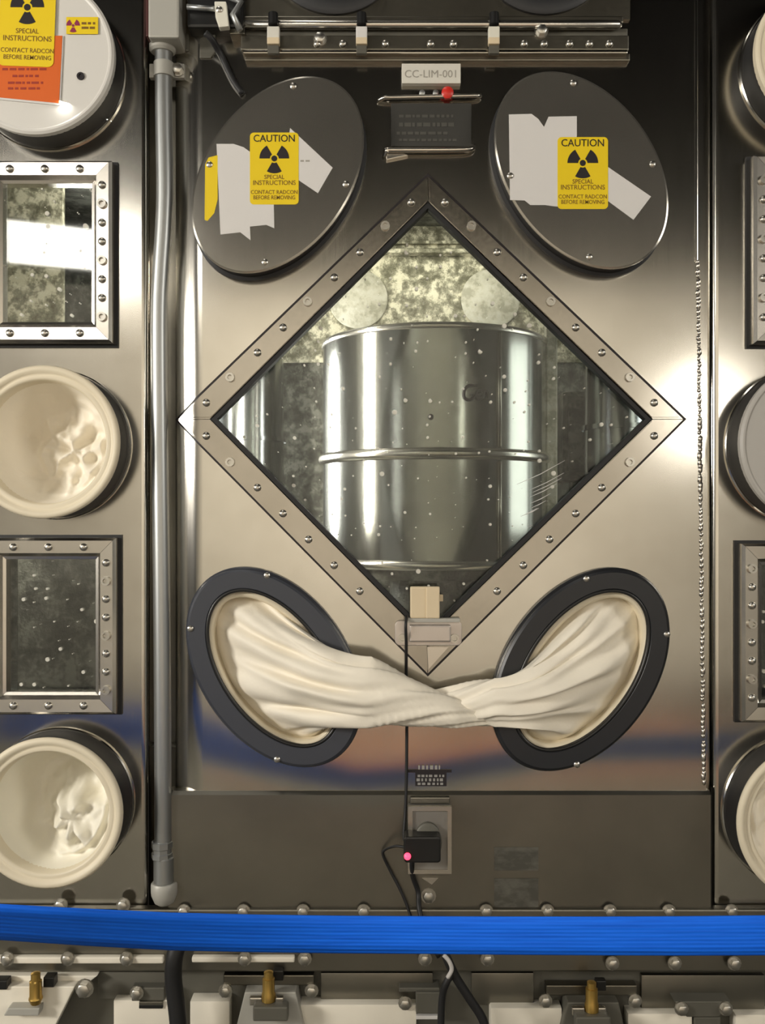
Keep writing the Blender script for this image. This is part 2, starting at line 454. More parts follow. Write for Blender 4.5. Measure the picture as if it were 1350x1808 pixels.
holed(bm, [(L - .01, Q(0, 20).z), (R - .02, Q(0, 20).z), (R - .02, Q(0, 1385).z), (L - .01, Q(0, 1385).z)], lh, .018, .003)
obj('reflection_backing', bm, M['dark_backing'], wf)  # unseen dark sheet added to darken what the drum reflects
# weld bead down the other edge
bm = B(); r = random.Random(4)
y = 462
while y < 1385:
    t = (y - 462) / 925; rad = r.uniform(3.2, 5.2)
    p = Q(1232 + 10 * t + r.uniform(-1, 1), y, PF + .001)
    bmesh.ops.create_icosphere(bm, subdivisions=1, radius=rad / 1000, matrix=Matrix.Translation(p) @ Matrix.Diagonal((.9, .5, r.uniform(1.0, 1.9), 1)))
    y += r.uniform(5.5, 12)
o = obj('weld_bead', bm, M['frame'], wf, smooth=True); o['kind'] = 'stuff'
bm = B(); boxpx(bm, 1226, -60, 1232, 462, PF + .002, .006, .0015); obj('edge_seam', bm, M['panel'], wf)

# apron below the bend
bm = B(); zb0 = Q(0, 1396).z; zb1 = Q(0, 1702).z
pr = [(-PF - .001, zb), (-PF - .006, zb0 - .004), (-PF - .006, zb1), (.03, zb1)]
for i in range(len(pr) - 1):
    pass
va = [[bm.verts.new((x, y, z)) for x in (Q(300, 0).x, R + .012)] for y, z in [(0.02, zb)] + pr]
for a, b in zip(va, va[1:]): bm.faces.new((a[0], a[1], b[1], b[0]))
ap = obj('trim_3', bm, M['apron']); tag(ap, 'dull steel apron below the front panel', None, kind='structure')
# squares left behind by removed labels
M['residue'] = mat('label_residue', (.17, .165, .14), .6, .6)
n_ = N(M['residue']); f_ = n_.noise(n_.coord((1, 1, 2)), 40, 4); n_.l(n_.ramp(f_, [(.4, (.10, .096, .08)), (.65, (.165, .158, .133))]), n_.b.inputs['Base Color'])
for y0, y1 in ((1496, 1537), (1551, 1602)):
    bm = B(); boxpx(bm, 872, y0, 950, y1, .0128, .0004); obj('label_residue', bm, M['residue'], ap)

# slot backs (the conduit runs in the first)
bm = B(); boxpx(bm, 240, -40, 352, 1720, -.055, .01); sb = obj('trim_4', bm, M['upper']); tag(sb, 'dark steel back of the slot behind the conduit', None, kind='structure')
bm = B(); boxpx(bm, 1225, -40, 1275, 1720, -.016, .008); sb = obj('trim_5', bm, M['side']); tag(sb, 'steel back of the narrow slot beside the weld', None, kind='structure')

# side panels
PL = 0.0
def side_panel(name, x_in, x_out, holes, label):
    bm = B(); zt, zb = Q(0, -60).z, Q(0, 1702).z
    xi, xo = Q(x_in, 0).x, Q(x_out, 0).x; sgn = 1 if xi > xo else -1; rr = .012
    xf = xi - sgn * rr
    holed(bm, [(xo, zt), (xf, zt), (xf, zb), (xo, zb)], holes, -PL, .006)
    n = 6; st = []
    for zz in (zt, zb):
        st.append([bm.verts.new((xf + sgn * rr * math.sin(PI / 2 * i / n), -PL + rr * (1 - math.cos(PI / 2 * i / n)), zz)) for i in range(n + 1)] + [bm.verts.new((xi, .06, zz))])
    for i in range(len(st[0]) - 1): bm.faces.new((st[0][i], st[0][i + 1], st[1][i + 1], st[1][i]))
    bmesh.ops.remove_doubles(bm, verts=bm.verts, dist=1e-5)
    return tag(obj(name, bm, M['side'], angle=40), label, None, kind='structure')
LX = -330; RX = 1640
PORT = .07                      # how far the round ports stand out
def rp(px, py, r):              # face as seen -> real centre and radius
    p = Q(px, py, PORT); return p.x, p.z, r / 1000 * (D - PORT) / D
PL1, PL2 = rp(75, 780, 135), rp(82, 1437, 133)
PR3 = rp(1443, 1455, 140)
side_panel('wall_left', 262, LX, [rect(-20, 300, 176, 590), rect(-10, 966, 184, 1242), ell(PL1[0], PL1[1], PL1[2] - .012, PL1[2] - .012, 0, 48), ell(PL2[0], PL2[1], PL2[2] - .012, PL2[2] - .012, 0, 48)],
           'steel side panel carrying round ports and square windows beside the conduit')
side_panel('wall_right', 1256, RX, [rect(1350, 300, 1560, 585), rect(1335, 980, 1550, 1255), ell(PR3[0], PR3[1], PR3[2] - .012, PR3[2] - .012, 0, 48)],
           'steel side panel beyond the weld, carrying partly seen ports and windows')

# ================================================================== INSIDE OF THE GLOVEBOX
IY = .95
xa, xb, za, zc = -1.05, 1.0, H - .42, H + .80
def inner(name, p, m, label):
    return plane(name, p, m, label)
inner('wall_inner_back', [(xa, IY, za), (xb, IY, za), (xb, IY, zc), (xa, IY, zc)], M['inner_dark'], 'dark mottled back wall inside the glovebox')
bm = B(); boxpx(bm, 470, 300, 1060, 640, -IY + .012, .01, .003)
tag(obj('stained_panel', bm, M['inner']), 'bright stained steel panel high on the inner back wall behind the drum', 'panel')
inner('wall_inner_left', [(xa, .02, za), (xa, IY, za), (xa, IY, zc), (xa, .02, zc)], M['inner_dark'], 'dark stained side wall inside the glovebox')
inner('wall_inner_right', [(xb, .02, za), (xb, IY, za), (xb, IY, zc), (xb, .02, zc)], M['inner_dark'], 'dark stained opposite side wall inside the glovebox')
inner('floor_inner', [(xa, .02, za), (xb, .02, za), (xb, IY, za), (xa, IY, za)], M['inner_dark'], 'dark grimy floor inside the glovebox')
inner('ceiling_inner', [(xa, .02, zc), (xb, .02, zc), (xb, IY, zc), (xa, IY, zc)], M['inner_dark'], 'dark top inside the glovebox')

# ledge high on the inner back wall
bm = B(); boxpx(bm, 560, 438, 960, 446, -IY + .05, .037, .003); boxpx(bm, 640, 425, 870, 430, -IY + .03, .017)
tag(obj('inner_ledge', bm, M['inner']), 'narrow stained ledge on the inner wall above the drum', 'ledge')
for px, lab in ((632, 'pale round disc standing in for a port reflection on the bright-banded side'), (866, 'pale round disc standing in for a port reflection on the side with handwriting')):
    bm = B(); p = Q(px, 527, -IY + .024); oring(bm, p.x, p.z, .082, .082, 0, [(0, -IY + .013), (0, -IY + .022), (-.004, -IY + .024)], 40, cap1=True)
    tag(obj('port_reflection_disc', bm, M['disc'], angle=40), lab, 'disc', 'discs standing in for port reflections')  # reflections of round ports, built as pale discs

# drum
DC = Vector((Q(767, 0, -.42).x, .42, 0)); DR = .25
ztop, zhoop, zbot = H + .366, H + .115, H - .112
dr = thing('steel_drum', 'shiny steel drum with rolled hoop standing behind the diamond window', 'drum', (DC.x, DC.y, zbot))
def lathe(bm, prof, c=DC, n=72, **kw):
    loft(bm, [[Vector((c.x + q * math.cos(2 * PI * i / n), c.y + q * math.sin(2 * PI * i / n), z)) for i in range(n)] for q, z in prof], **kw)
bm = B(); lathe(bm, [(DR - .02, zbot + .012), (DR - .002, zbot + .014), (DR - .002, zhoop - .016), (DR - .002, zhoop + .016), (DR - .002, ztop - .006), (DR - .012, ztop - .006), (DR - .014, ztop - .03)], cap0=True, cap1=True)
obj('body', bm, M['drum'], dr, angle=40)
for nm, z, r_, h in (('rim', ztop, .005, .007), ('rim', zbot + .006, .008, .010), ('hoop', zhoop, .012, .012)):
    bm = B(); lathe(bm, [(DR - .004 + r_ * math.cos(t), z + h * math.sin(t)) for t in [PI * (i / 8 - .5) for i in range(9)]] + [(DR - .012, z + h), (DR - .012, z - h)], closed=True)
    obj(nm, bm, M['frame'], dr, angle=50)
bm = B(); a = math.radians(-90 + 27)
for da, w in ((0, .0016), (.022, .002)):
    p = Vector((DC.x + DR * math.cos(a + da), DC.y + DR * math.sin(a + da), 0))
    tube(bm, [p + Vector((0, 0, z)) for z in (zbot + .02, zhoop - .015)], w, 6); tube(bm, [p + Vector((0, 0, z)) for z in (zhoop + .015, ztop - .01)], w, 6)
obj('seam', bm, M['frame'], dr, smooth=True)
# handwriting, strokes on the curved side
bm = B()
strokes = [[(838, 682), (828, 680), (820, 690), (820, 702), (830, 706), (838, 698), (831, 697)], [(842, 698), (849, 695), (846, 689), (840, 696), (843, 704), (852, 702)], [(852, 703), (854, 692), (860, 692), (862, 703)], [(824, 683), (842, 680)]]
def on_drum(px, py):
    o = Vector((0, -D, H)); dv = (Q(px, py, 0) - o); A = dv.x ** 2 + dv.y ** 2; f = o - DC
    b = 2 * (f.x * dv.x + f.y * dv.y); c = f.x ** 2 + f.y ** 2 - (DR + .0006) ** 2
    t = (-b - math.sqrt(b * b - 4 * A * c)) / (2 * A); return o + dv * t
for s in strokes: tube(bm, smoothpath([on_drum(*q) for q in s], 3), .003, 5)
obj('handwriting', bm, M['ink'], dr, label='black marker handwriting')
bm = B(); p = on_drum(760, 736); bmesh.ops.create_icosphere(bm, subdivisions=2, radius=.006, matrix=Matrix.Translation(p)); obj('plug', bm, M['ink'], dr, smooth=True, label='small black plug')
# turntable under the drum
bm = B(); lathe(bm, [(.15, za), (.15, za + .02), (.10, za + .03), (.10, zbot - .03), (.22, zbot - .025), (.22, zbot)], n=48, cap0=True, cap1=True)
tag(obj('drum_stand', bm, M['inner_dark'], angle=40), 'dark round stand carrying the steel drum', 'stand')

# ducts, post
def duct(px, r, yy, label, name='duct'):
    x = Q(px, 0, -yy).x; c = Vector((x, yy, 0)); bm = B(); lathe(bm, [(r, za), (r, zc)], c, 40)
    lathe(bm, [(r + .006, H + .18), (r + .006, H + .19)], c, 40)
    return tag(obj(name, bm, M['duct'], smooth=True), label, 'duct', 'vertical ducts inside the glovebox')
duct(436, .095, .75, 'shiny vertical duct seen through the diamond, beside the dark mottled gap')
duct(1092, .075, .40, 'shiny vertical duct seen through the diamond, behind the scratches')
bm = B(); boxpx(bm, 964, 560, 984, 960, -.34, .03, .003); p = Q(974, 760, -.34)
po = tag(obj('support_post', bm, M['disc']), 'thin pale stained post standing beside the drum', 'post')
bm = B(); boxpx(bm, 992, 690, 1046, 850, -.5, .12, .012)
boxpx(bm, 1004, 720, 1036, 830, -.49, .01, .003)
boxpx(bm, 1010, 850, 1030, 1250, -.53, .04)
tag(obj('dark_housing', bm, M['inner_dark'], smooth=False), 'dark boxy housing half hidden beside the pale post', 'housing')
# loose scraps low inside
for (x, y), w, lab in (((690, 1040), 12, 'small pale scrap lying low inside the diamond'), ):
    pass

# plate with mottled stains seen in the small windows
for nm, (x0, y0, x1, y1), lab in (('inner_plate', (-60, 300, 112, 610), 'mottled grey plate behind the upper square window'), ('inner_plate', (30, 960, 190, 1300), 'mottled dark plate behind the lower square window')):
    bm = B(); boxpx(bm, x0, y0, x1, y1, -.16, .01, .002)
    tag(obj(nm, bm, M['inner_dark'] if y0 > 600 else M['inner']), lab, 'plate')

# ================================================================== DIAMOND WINDOW
dw = thing('diamond_window', 'large diamond-shaped glass window framed in bolted steel', 'window', Q(755, 1190, .01))
FD = PF + .014
OUT = [(755, 310), (1207, 740), (755, 1190), (310, 740)]; INN = [(755, 357), (1150, 740), (754, 1127), (372, 740)]
rails = []
for i in range(4):
    j = (i + 1) % 4
    b2 = B(); pts = [Q(*OUT[i], FD), Q(*OUT[j], FD), Q(*INN[j], FD), Q(*INN[i], FD)]
    # mitre gap
    c = sum(pts, Vector()) / 4; pts = [c + (p - c) * .9975 for p in pts]
    poly(b2, [(p.x, p.z) for p in pts], -FD, -PF + .0005)
    bmesh.ops.bevel(b2, geom=[e for e in b2.edges if all(v.co.y < -FD + 1e-4 for v in e.verts)], offset=.003, segments=2, affect='EDGES')
    if i > 1: folded(b2)
    rails.append(obj('frame_rail', b2, M['rail'], dw, angle=50))
    for k in range(9):
        t = .07 + .86 * k / 8; o_ = Vector(OUT[i]) * (1 - t) + Vector(OUT[j]) * t; n_ = Vector(INN[i]) * (1 - t) + Vector(INN[j]) * t
        q = o_ * .60 + n_ * .40
        if i in (1, 2) and q.y > 1085: continue
        special = k in (1, 7) or (k == 4 and i in (0, 3))
        if special: q = o_ * .66 + n_ * .34
        inst('socket_screw' if special else 'acorn_nut', ME['socket' if special else 'acorn'], Q(q.x, q.y, FD - .0005), rails[-1])
b2 = B(); poly(b2, [(Q(*p).x, Q(*p).z) for p in [(755, 340), (1170, 740), (755, 1150), (352, 740)]], .004, .012)
obj('pane', b2, M['glass'], dw)
bm = B(); r_ = random.Random(6)
for k in range(9):
    x0 = 908 + r_.uniform(0, 40); y0 = 925 - k * 9 + r_.uniform(-4, 4); ln = r_.uniform(45, 95)
    if x0 - 752 + (y0 - 740) > 380: continue
    x1 = min(x0 + ln, 1120 - max(0, (y0 - 740)))
    tube(bm, [Q(x0, y0, -.0036), Q((x0 + x1) / 2, y0 - (x1 - x0) * .22, -.0036), Q(x1, y0 - (x1 - x0) * .5, -.0036)], [.0003, .0008, .0003], 5)
obj('scratches', bm, M['paper'], dw, label='pale scratches on the glass')
def loopband(bm, outer, inn, d0, d1):
    o = [Q(*p, d0) for p in outer]; i = [Q(*p, d0) for p in inn]
    b = [Vector((p.x, -d1, p.z)) for p in i]; ob = [Vector((p.x, -d1, p.z)) for p in o]
    loft(bm, [ob, o, i, b])
def shrink(pts, k): 
    cx = sum(p[0] for p in pts) / 4; cy = sum(p[1] for p in pts) / 4
    return [(cx + (x - cx) * k, cy + (y - cy) * k) for x, y in pts]
b2 = B(); loopband(b2, shrink(INN, 1.006), shrink(INN, .972), FD - .003, -.004); obj('gasket_or_shadow_band', b2, M['black'], dw)
b2 = B(); loopband(b2, shrink(OUT, 1.010), shrink(OUT, .985), PF + .0035, PF); folded(b2); obj('shadow_gap_strip', b2, M['ink'], dw)  # dark strip stands in for the shadow gap round the frame

# clip with tan block at the low corner
cl = thing('sensor_clip', 'metal clip with a tan block at the lowest corner of the diamond window', 'clip', Q(755, 1140, .03))
bm = B(); polypx(bm, rounded(697, 1096, 815, 1140, 9), FD + .008, .0075, .0012); obj('clip_plate', bm, M['aluminium'], cl)
bm = B(); boxpx(bm, 722, 1104, 796, 1134, FD + .020, .012, .003); obj('clip_body', bm, M['aluminium'], cl)
bm = B(); boxpx(bm, 716, 1092, 812, 1099, FD + .016, .015, .001); obj('clip_ledge', bm, M['box'], cl)
bm = B(); boxpx(bm, 724, 1036, 776, 1092, FD + .014, .013, .003); boxpx(bm, 752, 1036, 776, 1092, FD + .017, .01, .002); boxpx(bm, 774, 1050, 782, 1062, FD + .008, .007, .001); obj('block', bm, M['tan'], cl, label='tan block')
bm = B(); polypx(bm, [(754, 1142), (792, 1142), (756, 1182)], FD + .0035, .003); obj('foil_tag', bm, M['frame'], cl, label='bright foil corner')
for x in (710, 802): inst('socket_screw', ME['socket'], Q(x, 1127, FD + .008), cl)

# ================================================================== OVAL COVERS WITH STICKERS
def oval_cover(k, label):
    hd = .050
    x, z, a, b, t = ovr(k, hd)
    o = thing('port_cover', label, 'cover', (x, -PF, z - a), 'oval covers over the upper glove ports')
    bm = B(); oring(bm, x, z, a, b, t, [(.004, PF), (.004, PF + .008), (-.002, PF + .010), (-.002, hd - .006)], 96); obj('collar', bm, M['black'], o, angle=40)
    bm = B(); oring(bm, x, z, a, b, t, [(-.004, hd - .007), (0, hd - .005), (0, hd - .001), (-.003, hd)], 96, cap0=True, cap1=True); obj('disc', bm, M['cover'], o, angle=12)
    for ang in ((80, 172, 262, 352) if k == 'ul' else (95, 5, 185, 275)):
        an = math.radians(ang); e = [(ex, ez) for ex, ez in ell(x, z, a - .014, b - .014, t, 360)]
        ex, ez = min(e, key=lambda q: abs(math.atan2(math.sin(math.atan2(q[1] - z, q[0] - x) - an), math.cos(math.atan2(q[1] - z, q[0] - x) - an))))
        inst('small_screw', ME['pin'], (ex, -hd, ez), o)
    return o, hd
def caution(o, x0, y0, x1, y1, d, sc=1.0, tilt=0):
    w = x1 - x0; h = y1 - y0; cx = (x0 + x1) / 2
    bm = B(); polypx(bm, rounded(x0, y0, x1, y1, 7 * sc, tilt=tilt), d + .0008, .0008); s = obj('caution_sticker', bm, M['yellow'], o, label='yellow radiation caution sticker with black print')
    e = d + .0012; f = w / 1000 * (D - d) / D
    def T(t, fy, sz, m, sx=1.0): lettering(t, cx, y0 + h * fy, e, f * sz, m, s, sx=sx * .93, rot=tilt)
    T('CAUTION', .085, .205, M['ink'], 1.0)
    trefoil(cx, y0 + h * .36, w * .305, e, M['ink'], s)
    T('SPECIAL', .62, .125, M['brown_ink'], 1.0); T('INSTRUCTIONS', .70, .135, M['brown_ink'], 1.0)
    T('CONTACT RADCON', .83, .115, M['brown_ink'], .95); T('BEFORE REMOVING', .905, .115, M['brown_ink'], .92)
    return s
oc, hd = oval_cover('ul', 'oval steel port cover with torn tape and a yellow strip beside its sticker')
bm = B(); polypx(bm, [(362, 290), (368, 278), (384, 274), (384, 352), (378, 376), (366, 390), (361, 388)], hd + .0006, .0006); obj('tape_strip', bm, M['yellow'], oc, label='torn yellow tape strip')
bm = B(); polypx(bm, [(382, 254), (412, 254), (430, 260), (441, 268), (452, 268), (452, 355), (483, 355), (484, 403), (470, 397), (441, 400), (442, 424), (424, 410), (389, 414)], hd + .0005, .0005); obj('tape_patch', bm, M['paper'], oc, label='torn white tape')
bm = B(); polypx(bm, [(512, 226), (587, 296), (561, 341), (500, 300)], hd + .0004, .0004); s = obj('paper_label', bm, M['paper'], oc, label='tilted white paper label')
bars('lettering', [(530, 552, 284, 3)], hd + .0007, M['grey_ink'], s, 3)
caution(oc, 441, 234, 527, 361, hd)
oc2, hd = oval_cover('ur', 'oval steel port cover with bright glare and two wide white tape strips')
bm = B(); polypx(bm, [(898, 202), (938, 201), (950, 210), (960, 224), (968, 206), (1018, 205), (1018, 240), (1000, 366), (976, 364), (962, 362), (936, 362), (926, 354), (900, 353)], hd + .0005, .0005); obj('tape_patch', bm, M['paper'], oc2, label='wide white tape')
bm = B(); polypx(bm, [(1066, 290), (1149, 347), (1118, 388), (1050, 338)], hd + .0004, .0004); obj('paper_label', bm, M['paper'], oc2, label='tilted white paper label')
caution(oc2, 984, 242, 1073, 369, hd)

# ================================================================== OVAL GLOVE RINGS AND TWISTED SLEEVES
def oval_ring(k, m, label, screws):
    hd = PF + .022; x, z, a, b, t = ovr(k, hd)
    o = thing('port_ring', label, 'ring', (x, -PF, z - a), 'oval rings of the lower glove ports')
    bm = B(); oring(bm, x, z, a, b, t, [(.003, PF), (.003, PF + .010), (0, PF + .014), (-.001, hd - .003), (-.005, hd), (-.033, hd), (-.037, hd - .004), (-.040, PF), (-.030, -.004)], 96)
    obj('flange', bm, m, o, angle=35)
    bm = B(); oring(bm, x, z, a, b, t, [(-.037 + .0035 * math.cos(q), hd - .003 + .0035 * math.sin(q)) for q in [2 * PI * i / 8 for i in range(8)]], 96, closed=True); obj('lip', bm, M['plastic'], o, smooth=True)
    for px, py in screws: inst('small_screw', ME['pin'], Q(px, py, hd), o)
    return o
oval_ring('ll', M['ring_grey'], 'dark grey oval glove port ring nearest the conduit', [(471, 1016), (336, 1110), (489, 1341)])
oval_ring('lr', M['ring_black'], 'glossy black oval glove port ring nearest the weld', [(1035, 1022), (1177, 1120), (1018, 1350)])

def bez(a, b, c, d, t): u = 1 - t; return a * u ** 3 + b * (3 * u * u * t) + c * (3 * u * t * t) + d * t ** 3
def sleeve(k, path, sgn, label, seed, folds):
    """cloth tent from the oval opening to a twisted neck; path: list of (px, py, d, half height px, half thickness m, twist)"""
    x, z, a, b, t = ovr(k, PF); a -= .046; b -= .046
    o = thing('glove_sleeve', label, 'sleeve', (x, 0, z - a), 'cream sleeves twisted together between the ports')
    n, m_ = 120, 26; rings = []
    E = ell(x, z, a, b, t, 720)
    px, py, d, hh, ht, tw = path[0]; c1 = Q(px, py, d)
    rnd = random.Random(seed)
    def neck(c, hh, ht, tw, phi):
        # section across the run of the cloth; phi = 0 is the side against the panel
        hh = hh / 1000
        u, v = math.sin(phi), -math.cos(phi)
        q = phi + tw
        f = 1 + .10 * math.sin(7 * q + seed) + .07 * math.sin(12 * q + 2 * seed)
        return c + Vector((0, -(v * ht * f), u * hh * f))
    for i in range(m_ + 1):
        s = i / m_; ring = []
        for j in range(n):
            phi = 2 * PI * j / n           # 0: inner side of the oval, pi: far side
            ang = phi if sgn > 0 else PI - phi
            # rim point in this direction
            e = E[int(((ang - t) % (2 * PI)) / (2 * PI) * 720) % 720]
            p0 = Vector((e[0], .022, e[1]))
            p3 = neck(c1, hh, ht, tw, phi)
            far = .5 - .5 * math.cos(phi)
            p1 = p0 + Vector((sgn * .015, -.030 - .008 * far, 0)) + (Vector((x, 0, z)) - Vector((p0.x, 0, p0.z))) * .16
            p2 = p3 + Vector((-sgn * (.05 + .05 * far), -.006 * far, 0))
            p = bez(p0, p1, p2, p3, s)
            amp = .0125 * math.sin(PI * min(1, s * 1.05)) ** .8 * (.35 + .65 * far)
            fold = sum(w * math.sin(fr * phi + ph + dr_ * s) for w, fr, ph, dr_ in folds)
            fold = math.copysign(abs(fold) ** .8, fold)
            nz = noise.noise(p * 16 + Vector((seed, 0, 0))) * .008 * math.sin(PI * s)
            p += Vector((0, -(amp * fold + nz), .3 * amp * math.cos(9 * phi + 2 * s)))
            ring.append(p)
        rings.append(ring)
    prev = path[0]
    for q in path[1:]:
        for st in range(1, 7):
            w = st / 6; v = [prev[i] * (1 - w) + q[i] * w for i in range(6)]
            c = Q(v[0], v[1], v[2]); rings.append([neck(c, v[3], v[4], v[5], 2 * PI * j / n) for j in range(n)])
        prev = q
    bm = B(); loft(bm, rings, cap1=True); ob = obj('fabric', bm, M['sleeve'], o, smooth=True)
    bm = B(); xx, zz, aa, bb, tt = ovr(k, PF)
    oring(bm, xx, zz, aa, bb, tt, [(-.036, PF + .004), (-.044, PF + .010), (-.050, PF + .004), (-.048, -.012), (-.056, -.03), (-.09, -.04)], 72); obj('cuff', bm, M['cream'], o, smooth=True, label='smooth cream cuff')
    return o
sleeve('ll', [(656, 1222, .060, 54, .030, 0), (740, 1243, .058, 35, .027, .8), (805, 1259, .053, 23, .022, 1.6), (872, 1270, .034, 10, .010, 2.3)], 1,
       'cream fabric sleeve from the dark grey ring, its twist lying on top', 3,
       [(.55, 9, .4, 2.5), (.4, 14, 1.2, -2), (.35, 5, 2.2, 3)])
sleeve('lr', [(872, 1238, .046, 38, .024, 0), (800, 1240, .036, 26, .018, -.8), (730, 1236, .026, 13, .010, -1.4)], -1,
       'cream fabric sleeve from the glossy black ring, its end tucked under', 8,
       [(.5, 8, .9, 2.5), (.4, 13, .2, -2), (.5, 4, 1.0, 2)])

# ================================================================== ROUND PORTS ON THE SIDE PANELS
def round_port(c, label, lip_m, lip_label=None, name='glove_port', cat='port', group='round glove ports on the side panels'):
    x, z, r = c
    o = thing(name, label, cat, (x, 0, z - r), group)
    bm = B(); oring(bm, x, z, r, r, 0, [(.003, 0), (.003, .004), (.001, .006), (-.003, .006)], 72); obj('mount_flange', bm, M['side'], o, angle=40)
    bm = B(); oring(bm, x, z, r, r, 0, [(-.001, .005), (-.001, PORT - .02), (.0, PORT - .018), (0, PORT - .010), (-.012, PORT - .008)], 72); obj('collar', bm, M['black'], o, angle=40)
    return o
def bowl_port(c, label, glove_label, seed, bunch, pale=False):
    x, z, r = c; o = round_port(c, label, M['cream'])
    bm = B(); pts = [(-.004, PORT - .014), (0, PORT - .010), (.001, PORT - .004), (-.003, PORT), (-.009, PORT), (-.012, PORT - .004), (-.016, PORT - .006), (-.020, PORT - .003), (-.024, PORT - .008), (-.026, PORT - .03)]
    oring(bm, x, z, r, r, 0, pts, 80); obj('lip', bm, M['cream'], o, smooth=True, label='cream rubber lip')
    g = thing('glove', glove_label, 'glove', (x, -.0, z - r), 'cream gloves tucked into round ports')
    bm = B(); R_ = r - .024; nr, nf = 46, 120; bx, bz, bs, bh = bunch
    prof = []
    for i in range(nr + 1):
        q = 1 - i / nr * .995; ring = []
        for j in range(nf):
            f = 2 * PI * j / nf; u, v = q * math.cos(f), q * math.sin(f)
            dep = PORT - .012 - .155 * (1 - q ** 4) ** .8       # wall going in, then the bottom of the bag
            dd = math.hypot((u - bx), (v - bz))
            g_ = math.exp(-(dd / bs) ** 2)
            ang = math.atan2(v - bz, u - bx)
            ridged = 1 - abs(noise.noise(Vector((u * 2.6 + seed, v * 2.6, seed * .7)))) * 2
            rad = .5 + .5 * math.sin(ang * 6 + 3 * noise.noise(Vector((u * 2, v * 2, seed))))
            lift = g_ * (bh + .030 * ridged + .022 * rad * min(1, dd * 2.5) + .012 * noise.noise(Vector((u * 7, v * 7, seed))))
            edge = min(1, (1 - q) * 6)
            ring.append(Vector((x + u * R_, -(dep + lift * edge), z + v * R_)))
        prof.append(ring)
    loft(bm, prof, cap1=True); obj('palm', bm, M['pale_sleeve' if pale else 'sleeve'], g, smooth=True)
    return o, g
bowl_port(PL1, 'round glove port with a cream lip between the two square windows', 'crumpled cream glove pushed into the port between the two square windows', 2.3, (.28, -.12, .75, .075))
bowl_port(PL2, 'round glove port with a cream lip just above the blue belt, near the conduit', 'pale glove bunched in the port above the blue belt near the conduit', 7.1, (.28, -.22, .62, .115), True)
bowl_port(PR3, 'cream-lipped round glove port above the bright end of the belt, cut by the frame', 'cream glove inside the port cut by the frame edge', 4.4, (-.2, .1, .9, .07))

def lid_port(c, label, m, prof=None):
    x, z, r = c; o = round_port(c, label, m, name='port_cover', cat='cover', group='round lids on the side ports')
    bm = B(); oring(bm, x, z, r, r, 0, [(-.006, PORT - .02), (0, PORT - .016), (.001, PORT - .003), (-.003, PORT), (-.006, PORT), (-.009, PORT - .002)], 80, cap0=True, cap1=True); obj('lid', bm, m, o, angle=12)
    return o
l1 = lid_port(rp(60, 95, 140), 'white round lid with an orange sheet and radiation sticker', M['white'])
bm = B(); polypx(bm, [(-40, 62), (112, 63), (106, 186), (-40, 172)], PORT + .0002, .0015); obj('sheet_margin', bm, M['paper'], l1, label='white margin of the orange sheet')
bm = B(); polypx(bm, [(-40, 62), (110, 63), (104, 182), (-40, 168)], PORT + .0008, .0006); s = obj('orange_sheet', bm, M['orange'], l1, label='orange printed sheet')
bars('lettering', [(4, 84, 122, 4), (22, 68, 134, 4), (14, 76, 146, 4), (14, 70, 156, 4)], PORT + .0012, M['red_ink'], s, 5)
caution(l1, -1, -46, 97, 117, PORT + .001, 1.4, .035)
bm = B(); boxpx(bm, 117, 30, 173, 60, PORT + .0006, .0006); s = obj('small_label', bm, M['yellow'], l1, label='small yellow radiation label')
trefoil(129, 45, 12, PORT + .001, M['magenta'], s); bars('lettering', [(144, 170, 41, 4), (144, 170, 49, 4)], PORT + .001, M['brown_ink'], s, 9)
bm = B(); p = Q(142, 134, PORT); oring(bm, p.x, p.z, .0065, .0065, 0, [(0, PORT - .004), (0, PORT + .0005), (-.003, PORT + .0005), (-.003, PORT - .001)], 16, cap1=True); obj('plug', bm, M['ink'], l1, label='small dark plug')
lid_port(rp(1453, 782, 145), 'plain grey round lid cut by the frame between two square windows', M['grey_lid'])
lid_port(rp(1472, 88, 137), 'cream round lid cut by the frame at the top beyond the weld', M['cream'])

